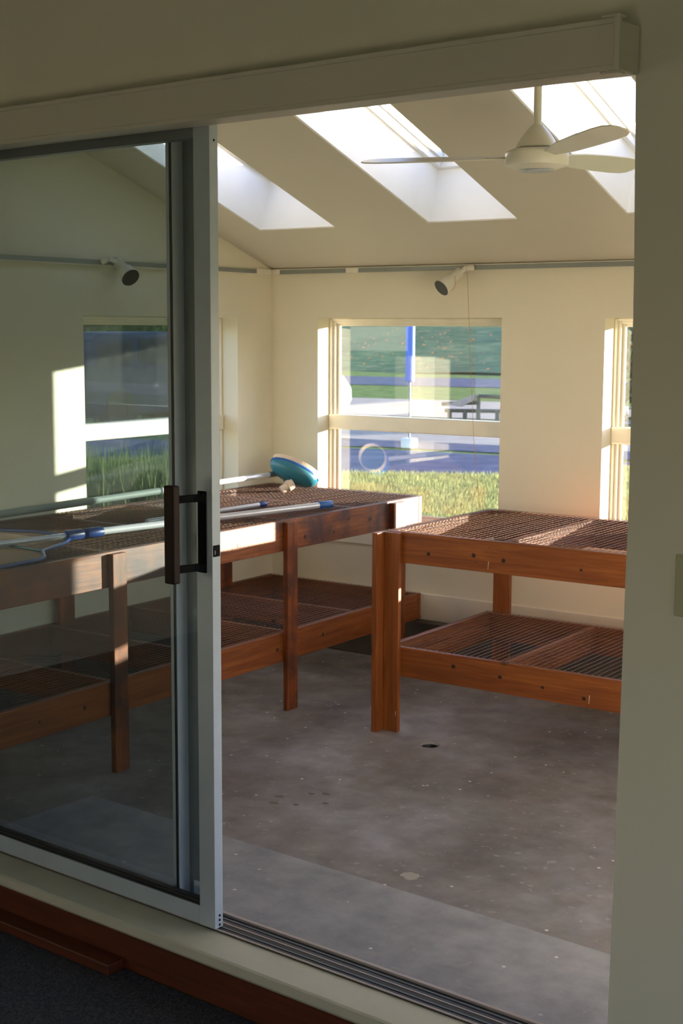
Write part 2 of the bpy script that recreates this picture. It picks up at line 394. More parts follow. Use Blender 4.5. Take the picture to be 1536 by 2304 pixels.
# door wall (its own local frame, turned a few degrees)
def jx(z):
    pts = [(-.2,2.570),(.126,2.575),(.415,2.579),(.793,2.583),(1.05,2.585),(1.225,2.587),(1.467,2.586),(1.676,2.583),(2.052,2.574),(2.143,2.571)]
    for (a, p_), (b, q) in zip(pts, pts[1:]):
        if z <= b: return p_+(q-p_)*(z-a)/(b-a)
    return 2.571
OPX0, OPZ1 = -.02, 2.14
FZ, FC = -.135, 2.75
mb = MB()
zs = [FZ, 0, .126, .415, .793, 1.05, 1.225, 1.467, 1.676, 1.85, 2.052, OPZ1]
for a, b in zip(zs, zs[1:]):
    mb.add([(jx(a),-.03,a),(6.4,-.03,a),(6.4,.11,a),(jx(a),.11,a),(jx(b),-.03,b),(6.4,-.03,b),(6.4,.11,b),(jx(b),.11,b)],
           [(0,3,2,1),(4,5,6,7),(0,1,5,4),(1,2,6,5),(2,3,7,6),(3,0,4,7)])
mb.box(-1.6, 6.4, -.03, .11, OPZ1, 3.25)
mb.box(-1.6, OPX0, -.03, .11, FZ, OPZ1)
struct('wall_front', mb, M['cream_old'], DW, label='cream wall around the sliding door opening')
struct('trim_3', MB().box(OPX0, 2.571, -.02, .10, 2.115, OPZ1), M['rough_wood'], DW, label='raw wooden lintel over the door opening')

# ceiling: sloped slab with skylight shafts, built in slope coordinates (u = x, v up the slope, w outwards)
ca = 1/math.sqrt(1+SL*SL); sa = SL*ca
CE = Matrix(((1,0,0,0),(0,-ca,sa,YF),(0,sa,ca,ZC),(0,0,0,1)))
SD = .25
v1, v2 = (YF-2.538)/ca, (YF-1.5686)/ca
skyX = [(-.3362,.0860),(.5617,.9847),(1.4548,1.8775),(2.348,2.771)]
mb = wallgrid(MB(), XL-WT, XR+WT, -.06, (YF+.42)/ca, 0, SD, [(a, b, v1, v2) for a, b in skyX], 'x')
mb.v = [(x, z, y) for x, y, z in mb.v]
struct('ceiling', mb, M['ceil'], CE, label='sloping cream ceiling with skylight openings')
for i, (a, b) in enumerate(skyX):
    sh = MB(); e = .003
    # shaft lining boards
    sh.box(a-.0, a+e, v1, v2, .004, SD+.05).box(b-e, b, v1, v2, .004, SD+.05).box(a+e, b-e, v1, v1+e, .004, SD+.05).box(a+e, b-e, v2-e, v2, .004, SD+.05)
    wo = struct('window_%d' % (i+1), sh, M['shaft'], CE, label='skylight with a deep white shaft')
    fr = MB(); f0, f1, g = SD-.012, SD+.06, .022
    a_, b_, c_, d_ = a+e, b-e, v1+e, v2-e
    fr.box(a_, a_+g, c_, d_, f0, f1).box(b_-g, b_, c_, d_, f0, f1).box(a_+g, b_-g, c_, c_+g, f0, f1).box(a_+g, b_-g, d_-g, d_, f0, f1)
    obj('window_frame', fr, M['shaft'], wo, bev=.002)
    fr2 = MB(); h_ = .034
    fr2.box(a_+g, a_+h_, c_+g, d_-g, f0+.03, f1).box(b_-h_, b_-g, c_+g, d_-g, f0+.03, f1).box(a_+h_, b_-h_, c_+g, c_+h_, f0+.03, f1).box(a_+h_, b_-h_, d_-h_, d_-g, f0+.03, f1)
    obj('sash', fr2, M['shaft'], wo, bev=.002)
    gl = MB().box(a_+h_, b_-h_, c_+h_, d_-h_, SD+.045, SD+.049)
    obj('glass_pane', gl, M['skyglass'], wo)

# wall windows
def window(idx, a, b, axis, plane, sgn):
    """opening a..b along u; frame steps behind the wall plane. axis 'x': u=x, depth +y ; axis 'y': u=y, depth towards -x (sgn=-1) or +x"""
    def bx(mb, u0, u1, d0, d1, z0, z1):
        p0, p1 = plane+sgn*d0, plane+sgn*d1
        if p0 > p1: p0, p1 = p1, p0
        if axis == 'x': mb.box(u0, u1, p0, p1, z0, z1)
        else: mb.box(p0, p1, u0, u1, z0, z1)
        return mb
    wf = MB()
    for wd, d0, d1 in ((.012, .095, .112), (.025, .112, .13), (.038, .13, .148)):
        bx(wf, a, a+wd, d0, d1, WZ0, WZ1); bx(wf, b-wd, b, d0, d1, WZ0, WZ1)
        bx(wf, a+wd, b-wd, d0, d1, WZ1-wd, WZ1); bx(wf, a+wd, b-wd, d0, d1, WZ0, WZ0+wd)
    o = struct('window_%d' % idx, wf, M['trim'], bev=.0055, label='fixed window with a thick middle rail')
    rl = MB(); bx(rl, a+.001, b-.001, .086, .146, 1.069, 1.142); obj('middle_rail', rl, M['trim'], o, bev=.006)
    sm = MB(); bx(sm, a-.03, b+.03, -.02, .095, WZ0-.022, WZ0-.001); obj('window_sill', sm, M['trim'], o, bev=.004)
    ap = MB(); bx(ap, a-.03, b+.03, -.014, 0, WZ0-.105, WZ0-.023); obj('apron', ap, M['trim'], o, bev=.003)
    for z0, z1 in ((WZ0+.038, 1.069), (1.142, WZ1-.038)):
        g = MB(); bx(g, a+.036, b-.036, .137, .141, z0, z1); obj('glass_pane', g, M['glass'], o)
k = 5
for a, b in farW: window(k, a, b, 'x', YF, 1); k += 1
for a, b in leftW: window(k, a, b, 'y', XL, -1); k += 1

# ------------------------------------------------------------------ the front room the camera stands in
struct('floor', MB().box(-1.6, 6.4, -5.2, -.125, FZ-.1, FZ), M['carpet'], DW, label='dark blue-grey carpet of the front room')
struct('ceiling', MB().box(-1.6, 6.4, -5.2, -.03, FC, FC+.1), M['cream_old'], DW, label='ceiling of the front room')
mb = wallgrid(MB(), -1.6, 6.4, FZ, FC, -5.3, -5.2, [(3.2, 5.0, .5, 1.7)], 'x')  # unseen opening added and sized as fill light for this room
struct('wall_rear', mb, M['cream_old'], DW, label='rear wall of the front room')
mb = wallgrid(MB(), -5.2, -.03, FZ, FC, -1.7, -1.6, [], 'y')
struct('wall_side', mb, M['cream_old'], DW, label='left wall of the front room')
mb = wallgrid(MB(), -5.2, -.03, FZ, FC, 6.4, 6.5, [(-2.6, -.3, .3, 1.8)], 'y')  # unseen opening, placed and sized to brighten the door wall
struct('wall_side', mb, M['cream_old'], DW, label='right wall of the front room')

# sill, riser, step block, floor track
mb = MB().prism([(-.135,-.002),(-.128,.001),(-.028,.004),(.0,.004),(.0,-.04),(-.12,-.04),(-.132,-.03),(-.136,-.024)], 0, OPX0-.4, 4.2)
struct('trim_4', mb, M['sill'], DW, label='cream painted door sill with chipped edge')
struct('baseboard_front', MB().box(-1.6, 4.2, -.125, -.105, FZ, -.03), M['skirt'], DW, bev=.003, label='reddish wooden riser under the door sill')
struct('trim_5', MB().box(-1.6, 1.205, -.183, -.125, FZ, -.104), M['skirt'], DW, bev=.004, label='low reddish wooden board lying against the riser')
tk = thing('door_track', 'grooved dark metal floor track of the sliding door on the cream sill', 'door track', mtx=DW)
tb = MB().box(OPX0+.001, 2.569, -.026, .062, .004, .007)
obj('base_plate', tb, M['track_metal'], tk)
for y, h, wd, mm in ((-.026,.0065,.005,'lip'), (-.006,.006,.004,'alu_dk'), (.015,.0065,.004,'lip'), (.037,.006,.004,'alu_dk'), (.054,.011,.010,'lip')):
    obj('rib', MB().box(OPX0+.001, 2.569, y, y+wd, .007, .007+h-.004), M[mm], tk)
obj('rubber_seal', MB().box(OPX0+.001, 2.569, -.001, .0145, .007, .0085), M['rubber'], tk)

# ------------------------------------------------------------------ valance over the door
va = thing('blind_valance', 'long beige boxed valance above the sliding door', 'valance', mtx=DW)
obj('front_panel', MB().box(OPX0-.1, 2.583, -.130, -.122, 2.046, 2.127), M['valance'], va)
mb = MB()
for z0, z1 in ((2.0387, 2.050), (2.1235, 2.1341)): mb.box(OPX0-.1, 2.583, -.134, -.1215, z0, z1)
obj('edge_moulding', mb, M['valance'], va, bev=.002)
obj('top_panel', MB().box(OPX0-.1, 2.583, -.122, -.05, 2.124, 2.130), M['valance'], va)
obj('bottom_panel', MB().box(OPX0-.1, 2.583, -.1215, -.05, 2.041, 2.045), M['valance'], va)
obj('end_panel', MB().box(2.583, 2.588, -.128, -.048, 2.041, 2.130), M['valance'], va, bev=.001, label='beige end cap')
mb = MB().box(2.579, 2.5925, -.1365, -.124, 2.036, 2.137)
obj('corner_strip', mb, M['valance'], va, bev=.003)
obj('corner_clip', MB().box(2.555, 2.595, -.139, -.112, 2.1335, 2.1395), M['valance'], va, bev=.003)
obj('corner_clip', MB().box(2.555, 2.595, -.139, -.112, 2.0325, 2.038), M['valance'], va, bev=.003)

# ------------------------------------------------------------------ sliding door (front) and fixed panel (behind)
door = thing('sliding_door', 'grey aluminium sliding glass door panel with black and brown pull handle', 'door', mtx=DW)
st = MB().box(1.392, 1.447, -.030, .0, .010, 2.062)
obj('stile', st, M['alu'], door, bev=.0012)
obj('stile', MB().box(.26, .315, -.030, .0, .010, 2.062), M['alu'], door, bev=.0012)
obj('top_rail', MB().box(.315, 1.392, -.028, .0, 2.020, 2.062), M['alu_dk'], door, bev=.001)
obj('bottom_rail', MB().box(.315, 1.392, -.030, .0, .012, .060), M['alu'], door, bev=.001)
gk = MB().box(.315, 1.392, -.0245, -.004, .060, .0665).box(.315, 1.392, -.0225, -.006, .0685, .0755)
obj('gasket', gk, M['rubber'], door)
obj('glazing_bead', MB().box(.315, 1.392, -.021, -.009, .0665, .0685), M['alu_dk'], door)
obj('glass_pane', MB().box(.315, 1.392, -.016, -.012, .0755, 2.02), M['clearglass'], door)
hd = obj('handle', MB().box(1.402, 1.4285, -.0355, -.0301, .948, 1.155), M['black'], door, bev=.001, label='black handle plate')
for z in (.962, 1.138):
    obj('handle_arm', MB().prism([(1.4285,-.0355),(1.404,-.036),(1.398,-.060),(1.392,-.085),(1.384,-.104),(1.402,-.104),(1.407,-.085),(1.413,-.060),(1.420,-.046)], 2, z-.009, z+.009), M['black'], hd, bev=.001)
obj('grip', MB().box(1.374, 1.408, -.127, -.103, .928, 1.174), M['grip'], hd, bev=.004, label='dark brown wooden grip')
mb = MB()
for z in (.958, 1.146):
    for x in (1.409, 1.422):
        mb.lathe([(.003,0),(.0022,.0015)], 10, Matrix.Translation((x,-.0355,z)) @ Matrix.Rotation(math.pi/2, 4, 'X'))
obj('screw', mb, M['alu_dk'], hd)
mb = MB().box(1.4465, 1.4488, -.027, -.004, .990, 1.019)
la = obj('latch', mb, M['black'], door, bev=.0005)
obj('latch_hook', MB().prism([(-.0235,.995),(-.0215,.995),(-.0195,1.002),(-.0225,1.008),(-.0245,1.004)], 0, 1.4488, 1.4496), M['alu_dk'], la)
mb = MB()
for z in (.018, .031, .043): mb.lathe([(.0035,0),(.003,.0012)], 10, Matrix.Translation((1.447,-.013,z)) @ Matrix.Rotation(math.pi/2, 4, 'Y'))
mb.lathe([(.003,0),(.0025,.001)], 10, Matrix.Translation((1.447,-.014,2.012)) @ Matrix.Rotation(math.pi/2, 4, 'Y'))
obj('screw', mb, M['black'], door)

fx = thing('fixed_door_panel', 'fixed glass panel with aluminium stile and insect screen behind the sliding door', 'door panel', mtx=DW)
obj('stile', MB().box(1.258, 1.281, .008, .050, .010, 2.105), M['alu'], fx, bev=.001)
obj('weatherstrip', MB().box(1.2715, 1.2785, .0058, .0082, .014, 2.1), M['rubber'], fx)
obj('interlock_fin', MB().box(1.281, 1.345, .046, .051, .010, 2.105), M['alu_dk'], fx)
obj('interlock_foot', MB().box(1.300, 1.345, .0425, .0458, .012, .085), M['alu'], fx)
obj('stile', MB().box(.02, .075, .008, .050, .010, 2.105), M['alu'], fx, bev=.001)
obj('top_rail', MB().box(.075, 1.258, .010, .048, 2.05, 2.105), M['alu_dk'], fx)
obj('bottom_rail', MB().box(.075, 1.258, .010, .048, .010, .05), M['alu_dk'], fx, bev=.001)
obj('glass_pane', MB().box(.075, 1.2575, .026, .030, .05, 2.05), M['doorglass'], fx)
obj('insect_screen', MB().box(.06, 1.262, .0525, .0532, .02, 2.1), M['screen'], fx)

# light switch plate
sw = thing('switch_plate', 'beige light switch plate on the wall right of the door', 'switch plate', mtx=DW)
mb = MB(); pts = []
obj('plate', MB().box(2.6935, 2.768, -.0365, -.0302, 1.005, 1.127), M['switch'], sw, bev=.0028)
tg = obj('toggle', MB().box(2.726, 2.736, -.046, -.0365, 1.055, 1.078), M['switch'], sw, bev=.001)

# ------------------------------------------------------------------ benches
def wires(x0, x1, y0, y1, z, pitch=.0258, r=.0011):
    mb = MB(); rnd = random.Random(3)
    def prism(a, b, r=r):
        a, b = Vector(a), Vector(b); d = (b-a).normalized(); s_ = Vector((-d.y, d.x, 0)); u = Vector((0,0,1))
        vs = []
        for p_ in (a, b):
            for q in (s_, u, -s_, -u): vs.append(p_+q*r)
        mb.add(vs, [(0,1,5,4),(1,2,6,5),(2,3,7,6),(3,0,4,7)])
    nx = int((x1-x0)/pitch); ny = int((y1-y0)/pitch)
    for i in range(nx+1):
        x = x0+(x1-x0)*i/nx; p_ = None; k_ = 8
        for j in range(k_+1):
            q = (x+rnd.uniform(-.0012,.0012), y0+(y1-y0)*j/k_, z+rnd.uniform(-.0014,.0006))
            if p_: prism(p_, q, r)
            p_ = q
    for i in range(ny+1):
        y = y0+(y1-y0)*i/ny; p_ = None; k_ = 8
        for j in range(k_+1):
            q = (x0+(x1-x0)*j/k_, y+rnd.uniform(-.0008,.0008), z+2*r+rnd.uniform(-.0012,.0004))
            if p_: prism(p_, q, r*.5)
            p_ = q
    return mb
def board(name, x0, x1, y0, y1, z0, z1, fam, parent, bev=.002, label=None):
    L = (x1-x0, y1-y0, z1-z0); ax = L.index(max(L))
    c = Vector(((x0+x1)/2, (y0+y1)/2, (z0+z1)/2))
    mb = MB().box(x0, x1, y0, y1, z0, z1)
    m = M[fam+'_'+'xyz'[ax]]
    o = obj(name, mb, m, parent, bev=bev, label=label)
    return o
T = .026
def rack(parent, x0, x1, y0, y1, z0, z1, divs, daxis, fam):
    e = .0015
    board('rail', x0, x1, y0, y0+T, z0, z1, fam, parent); board('rail', x0, x1, y1-T, y1, z0, z1, fam, parent)
    board('rail', x0, x0+T, y0+T+e, y1-T-e, z0, z1, fam, parent); board('rail', x1-T, x1, y0+T+e, y1-T-e, z0, z1, fam, parent)
    for d in divs:
        if daxis == 'x': board('cross_board', d-T/2, d+T/2, y0+T+e, y1-T-e, z0+.01, z1-.001, fam, parent)
        else: board('cross_board', x0+T+e, x1-T-e, d-T/2, d+T/2, z0+.01, z1-.001, fam, parent)
    o = obj('wire_mesh', wires(x0+.004, x1-.004, y0+.004, y1-.004, z1+.0025), M['galv'], parent); o['kind'] = 'stuff'

# right bench
rb = thing('slatted_bench', 'orange-brown wooden plant bench with two wire-mesh shelves on the right', 'bench', (1.6, 2.3, 0))
inv = Matrix.Translation((-1.6, -2.3, 0))
def loc(p_): return (p_[0]-1.6, p_[1]-2.3, p_[2])
RX0, RX1, RY0, RY1 = .776, 2.84, 1.910, 2.725
rack(rb, RX0-1.6, RX1-1.6, RY0-2.3, RY1-2.3, .668, .787, [x-1.6 for x in (1.275, 1.79, 2.305)], 'x', 'wood')
rack(rb, RX0-1.6, RX1-1.6, RY0-2.3, RY1-2.3, .220, .337, [x-1.6 for x in (1.29, 1.80, 2.31)], 'x', 'wood')
def legbox(par, a, b, c, d, fam, off, ztop=.785):
    l = board('leg_board', a-off[0], b-off[0], c-off[1], d-off[1], 0, ztop, fam, par)
    return l
o2 = (1.6, 2.3)
lg = legbox(rb, .7528, .7765, 1.841, 1.9085, 'wood', o2); lg.name = 'leg'
l2 = legbox(lg, .7775, .845, 1.8875, 1.9085, 'wood', o2)
lg = legbox(rb, 2.842, 2.866, 1.841, 1.9085, 'wood', o2); lg.name = 'leg'
legbox(lg, 2.77, 2.841, 1.8875, 1.9085, 'wood', o2)
lg = legbox(rb, .800, .880, 2.727, 2.750, 'wood', o2); lg.name = 'leg'
lg = legbox(rb, 2.75, 2.83, 2.727, 2.750, 'wood', o2); lg.name = 'leg'
lg = legbox(rb, 1.80, 1.88, 2.727, 2.750, 'wood', o2); lg.name = 'leg'
# knots, nail heads and pale scrapes on the boards
def marks(parent, off, knots, nails, scr):
    RX = Matrix.Rotation(math.pi/2, 4, 'X'); RY = Matrix.Rotation(math.pi/2, 4, 'Y')
    rnd = random.Random(5)
    for nm, lst, r_, m_ in (('knot', knots, .0075, 'knot'), ('nail_head', nails, .0022, 'rubber')):
        mb = MB()
        for x, y, z, f in lst:
            q = r_*rnd.uniform(.8, 1.3)
            mt = Matrix.Translation((x-off[0], y-off[1], z)) @ (RX if f == 'y' else RY) @ Matrix.Scale(rnd.uniform(.7, 1), 4, (0,1,0))
            mb.lathe([(q,-.0002),(q*.8,.0006)], 10, mt)
        if lst: o = obj(nm, mb, M[m_], parent); o['kind'] = 'stuff'
    for x, y, z, h in scr:
        obj('scrape', MB().prism([(x-off[0]-.0012, z-h/2), (x-off[0]+.0002, z-h/2), (x-off[0]+.0032, z+h/2), (x-off[0]+.0006, z+h/2)], 1, y-off[1]-.0007, y-off[1]), M['pinkwhite'], parent, label='pale scrape')
marks(rb, o2, [(.964,1.9098,.713,'y'),(1.16,1.9098,.727,'y'),(1.285,1.9098,.719,'y'),(1.596,1.9098,.716,'y'),(1.08,1.9098,.293,'y'),(1.28,1.9098,.281,'y'),(1.455,1.9098,.268,'y'),(1.62,1.9098,.252,'y')],
      [(x, 1.9098, z, 'y') for x, z in ((1.215,.745),(1.225,.762),(1.17,.702))]+[(x, 1.8873, z, 'y') for x, z in ((.798,.76),(.80,.735),(.825,.70),(.80,.66))],
      [(1.222,1.9098,.695,.03),(1.64,1.9098,.252,.03),(.836,1.8873,.075,.018)])
# left bench
lb = thing('slatted_bench', 'long weathered wooden plant bench with pool tools on top, on the left', 'bench', (-.16, 1.6, 0))
o1 = (-.16, 1.6)
LX0, LX1, LY0, LY1 = -.604, .288, .33, 2.962
rack(lb, LX0+.16, LX1+.16, LY0-1.6, LY1-1.6, .663, .788, [y-1.6 for y in (.905, 1.43, 1.93, 2.43)], 'y', 'old')
rack(lb, LX0+.16, LX1+.16, LY0-1.6, LY1-1.6, .205, .3264, [y-1.6 for y in (.905, 1.43, 1.93, 2.43)], 'y', 'wood')
for y in (.883, 1.887, 2.683):
    lg = legbox(lb, .2895, .313, y, y+.069, 'old', o1, .782); lg.name = 'leg'
    if y > 2.5: legbox(lg, .2895, .311, y+.0705, y+.106, 'old', o1, .782)
for y in (.45, 1.46, 2.51):
    lg = legbox(lb, -.5765, -.554, y, y+.085, 'old', o1, .782); lg.name = 'leg'

marks(lb, o1, [(.2882,y,z,'x') for y, z in ((2.17,.268),(1.85,.262),(.76,.262),(.55,.26),(2.04,.705),(1.60,.722),(.95,.72),(2.36,.745),(2.25,.70))], [], [])
# ------------------------------------------------------------------ ceiling fan
FH = Vector((1.616, 1.46, 0))
fan = thing('ceiling_fan', 'white three-blade ceiling fan hanging from a rod under the sloped ceiling', 'fan', (FH.x, FH.y, 2.06))
def fl(z): return z-2.06
obj('down_rod', MB().lathe([(.0125, fl(2.185)), (.0125, fl(2.41))], 16), M['white'], fan, smooth=True)
obj('canopy', MB().lathe([(.02, fl(2.35)), (.045, fl(2.375)), (.058, fl(2.40)), (.06, fl(2.425))], 24), M['white'], fan, smooth=True)
obj('motor_cover', MB().lathe([(.018,fl(2.196)),(.024,fl(2.190)),(.036,fl(2.176)),(.052,fl(2.156)),(.062,fl(2.138)),(.066,fl(2.128)),(.060,fl(2.125))], 32), M['white'], fan, smooth=True)
obj('motor_neck', MB().lathe([(.04,fl(2.118)),(.04,fl(2.127))], 20), M['rubber'], fan, smooth=True)
obj('motor_housing', MB().lathe([(.085,fl(2.120)),(.097,fl(2.114)),(.100,fl(2.108)),(.100,fl(2.076)),(.097,fl(2.071)),(.080,fl(2.066)),(.066,fl(2.060)),(.040,fl(2.057))], 40), M['white'], fan, smooth=True)
obj('motor_cap', MB().lathe([(.052,fl(2.0575)),(.05,fl(2.054))], 28), M['alu'], fan)
for ang, dz, pt in ((-160, .0, -15), (-38, -.012, -15), (81, -.012, -28)):
    pr = [(.10,.022),(.16,.034),(.22,.043),(.35,.050),(.46,.052),(.52,.048),(.55,.036),(.567,.014)]
    top = [(r_, w_*.75) for r_, w_ in pr]; bot = [(r_, -w_) for r_, w_ in reversed(pr)]
    pts = top+bot
    mb = MB().prism(pts, 2, -.0022, .0022)
    mt = Matrix.Translation((0,0,fl(2.098))) @ Matrix.Rotation(math.radians(ang), 4, 'Z') @ Matrix.Rotation(math.radians(-dz*-120), 4, 'Y') @ Matrix.Rotation(math.radians(pt), 4, 'X')
    bl = obj('blade', mb, M['white'], fan, mtx=mt, bev=.001)
    obj('blade_bracket', MB().box(.055, .16, -.014, .014, .0024, .0055), M['white'], bl, bev=.001)

# ------------------------------------------------------------------ track lighting
lt = thing('light_track', 'long grey lighting track under the ceiling on the far wall', 'lighting track', (0, YF, 1.836))
def tb_(x0, x1): return MB().box(x0, x1, -.018, -.001, -.010, .010)
for a, b in ((-.545,-.150), (-.080,3.9)):
    obj('channel', tb_(a, b), M['track'], lt)
    obj('channel_lip', MB().box(a, b, -.022, -.001, .0105, .0135), M['trim'], lt)
for a, b in ((-.608,-.545), (-.150,-.080)): obj('connector', MB().box(a, b, -.022, -.001, -.012, .013), M['trim'], lt, bev=.002)
lt2 = thing('light_track', 'grey lighting track along the left wall above the window', 'lighting track', (XL, 1.42, 1.836))
obj('channel', MB().box(.001, .018, -1.2, 1.42, -.010, .010), M['track'], lt2)
obj('channel_lip', MB().box(.001, .022, -1.2, 1.42, -.0135, -.0105), M['trim'], lt2)
obj('connector', MB().box(.001, .022, 1.42, 1.533, -.012, .013), M['trim'], lt2, bev=.002)
KC = Vector((3.6986, -2.6062, 1.5589))
def K(p_): return KC+(Vector(p_)-KC)*.9862
def spot(label, base, joint, rim, axis, rr, name='track_spotlight', mount=None):
    base, joint, rim = K(base), K(joint), K(rim)
    t_ = thing(name, label, 'spotlight', base)
    B = Vector(base); J = Vector(joint)-B; Rm = Vector(rim)-B; A = Vector(axis).normalized()
    q = A.to_track_quat('Z', 'Y').to_matrix().to_4x4()
    obj('mount', MB().tube([mount[0], mount[1]], [.013, .011], 14), M['white'], t_, smooth=True)
    neck0 = Rm-A*.118
    obj('swivel', MB().tube([Vector(mount[1]), (Vector(mount[1])+neck0)/2, neck0+A*.004], .010, 12), M['white'], t_, smooth=True)
    L = [(.012,-.132),(.021,-.130),(.0235,-.124),(.0235,-.068),(.029,-.060),(.035,-.048),(.0375,-.03),(rr*.98,-.012),(rr,0),(rr-.002,.0008),(rr-.004,0),(rr-.0045,-.02),(.012,-.045)]
    obj('shade', MB().lathe(L[:9], 32, Matrix.Translation(Rm) @ q, cap=False), M['white'], t_, smooth=True)
    obj('baffle', MB().lathe(L[8:], 32, Matrix.Translation(Rm) @ q), M['lampin'], t_, smooth=True, label='black inside of the shade')
    obj('bulb', MB().lathe([(.004,-.006),(.014,-.010),(.022,-.018),(.022,-.026),(.010,-.040)], 20, Matrix.Translation(Rm) @ q), M['bulb'], t_, smooth=True)
    return t_
spot('white track spotlight on the far wall pointing down left, above the centre window', (.494, 3.042, 1.838), (.45,2.98,1.82), (.400, 2.925, 1.745), (-.297,-.765,-.571), .039,
     mount=((0,-.002,0), (-.012,-.045,-.004)))
spot('white track spotlight on the left wall seen through the glass door', (-.653, 1.841, 1.842), (0,0,0), (-.552, 1.912, 1.775), (.798,-.177,-.576), .041,
     mount=((.002,0,0), (.03,.01,.012)))
# string hanging from the spotlight
mb = MB().tube([K(q) for q in [(.489,3.0,1.818),(.495,3.0,1.743),(.515,2.99,1.5),(.527,2.985,1.342),(.549,2.98,1.069),(.58,2.97,.85),(.602,2.965,.70)]], .0010, 5)
tag(obj('hanging_string', mb, M['cord']), 'thin orange string hanging in front of the centre window', 'string')
mb = MB().tube([K(q) for q in [(.445,2.97,1.80),(.449,2.965,1.77),(.447,2.96,1.742),(.437,2.955,1.735),(.428,2.95,1.742),(.425,2.95,1.752)]], .0010, 5)
tag(obj('wire_loop', mb, M['cord']), 'small loop of thin wire under the far spotlight', 'wire')

# ------------------------------------------------------------------ pool tools on the left bench
def ray(u, v):
    return Fv + R2*((u-768)/3159.9) - U2*((v-1152)/3159.9)
ZT = .7935
# vacuum head and pole
E1 = Vector((-.405, 2.700, .866)); E0 = Vector((-.575, 1.175, .822))
d = (E0-E1)
vac = thing('pool_vacuum', 'teal pool vacuum head on a long white pole leaning over the left bench', 'pool vacuum', (E1.x, E1.y, ZT))
def V_(p_): return Vector(p_)-Vector((E1.x, E1.y, ZT))
mid = E1+d*.46
obj('pole', MB().tube([V_(E1), V_(E1+d*.45)], .0125, 16), M['polewhite'], vac, smooth=True)
obj('pole_sleeve', MB().tube([V_(mid), V_(E0), V_(E1+d*1.12)], .015, 16), M['polegrey'], vac, smooth=True, label='grey lower section of the pole')
# head: oval cover, tilted
A0, B0 = Vector((-.405, 2.705, .930)), Vector((-.222, 2.835, .828))
cen = (A0+B0)/2; ax = (B0-A0).normalized(); Ln = (B0-A0).length/2
nrm = Vector((-.10, .60, .70)); nrm = (nrm-ax*nrm.dot(ax)).normalized(); sd_ = nrm.cross(ax).normalized()
HM = Matrix(((ax.x,sd_.x,nrm.x,V_(cen).x),(ax.y,sd_.y,nrm.y,V_(cen).y),(ax.z,sd_.z,nrm.z,V_(cen).z),(0,0,0,1)))
def oval(prof, sx, sy, seg=36):
    mb = MB(); mb.lathe([(r_, h) for r_, h in prof], seg); mb.v = [(x*sx, y*sy, z) for x, y, z in mb.v]; return mb
obj('head_cover', oval([(.25,-.050),(.50,-.046),(.78,-.036),(.95,-.020),(1.0,.0),(.98,.004)], Ln, Ln*.56), M['teal'], vac, mtx=HM, smooth=True)
obj('head_rim', oval([(.98,.0),(1.02,.003),(1.02,.012),(.96,.014)], Ln, Ln*.56), M['blue'], vac, mtx=HM, smooth=True)
obj('head_underside', oval([(.2,.016),(.93,.016),(.93,.0145)], Ln, Ln*.56), M['teal_dk'], vac, mtx=HM)
obj('bristles', MB().add([(x*Ln, y*Ln*.56, z) for x, y, z in [(q*math.cos(2*math.pi*k/48), q*math.sin(2*math.pi*k/48), h) for q, h in ((.95,.014),(1.0,.034),(.96,.035),(.93,.0165)) for k in range(48)]], [(i*48+k, i*48+(k+1)%48, (i+1)*48+(k+1)%48, (i+1)*48+k) for i in range(3) for k in range(48)]), M['bristle'], vac, mtx=HM, label='pale bristles under the head')
hv = HM
obj('handle_socket', MB().tube([V_(E1-d.normalized()*-.01), V_(E1-d.normalized()*.045)], .014, 14), M['alu_dk'], vac, smooth=True)
bk = MB().box(-.03, .035, -.022, .022, -.062, -.034)
obj('pivot_bracket', bk, M['teal_dk'], vac, mtx=hv, bev=.004)
p0 = HM @ Vector((.015, .0, -.058)); p1 = p0+Vector((-.034,-.046,-.034))
obj('hose_fitting', MB().tube([p0, p0+(p1-p0)*.45, p0+(p1-p0)*.46, p1], [.027,.027,.020,.020], 18), M['pinkwhite'], vac, smooth=True, label='off-white hose fitting')

# skimmer net on telescopic pole
r1 = .0135
S0, S1 = Vector((.236, 2.302, ZT+.019)), Vector((.033, 1.118, ZT+.019))
sk = thing('skimmer_net', 'blue pool skimmer net on a thick white telescopic pole along the bench edge', 'skimmer net', (S1.x, S1.y, ZT))
def V2(p_): return Vector(p_)-Vector((S1.x, S1.y, ZT))
dd = (S1-S0).normalized()
obj('pole', MB().tube([V2(S0+dd*.05), V2(S1)], .0135, 18), M['polewhite'], sk, smooth=True)
obj('end_grip', MB().tube([V2(S0), V2(S0+dd*.004), V2(S0+dd*.075), V2(S0+dd*.08)], [.014,.016,.017,.0155], 18), M['blue'], sk, smooth=True, label='blue end grip')
S2 = Vector((.006, .955, ZT+.019)); S3 = Vector((-.085, .35, ZT+.019))
obj('collar', MB().tube([V2(S1), V2(S1+(S2-S1)*.04), V2(S1+(S2-S1)*.42), V2(S1+(S2-S1)*.46)], [.016,.019,.019,.015], 18), M['navy'], sk, smooth=True, label='blue locking collar')
obj('collar', MB().tube([V2(S1+(S2-S1)*.52), V2(S1+(S2-S1)*.56), V2(S1+(S2-S1)*.96), V2(S2)], [.015,.019,.019,.013], 18), M['navy'], sk, smooth=True, label='blue locking collar')
obj('pole', MB().tube([V2(S2), V2(S3)], .0105, 16), M['polewhite'], sk, smooth=True)
zf = ZT+.006
fr = [(-.02,1.02,zf),(.075,.88,zf),(.143,.716,zf),(.235,.64,zf),(.262,.60,zf),(.280,.40,zf),(.10,.36,zf),(-.25,.46,zf),(-.42,.70,zf),(-.40,.95,zf),(-.22,1.03,zf),(-.02,1.02,zf)]
obj('net_frame', MB().tube([V2(p_) for p_ in fr], .0065, 8), M['navy'], sk, smooth=True)
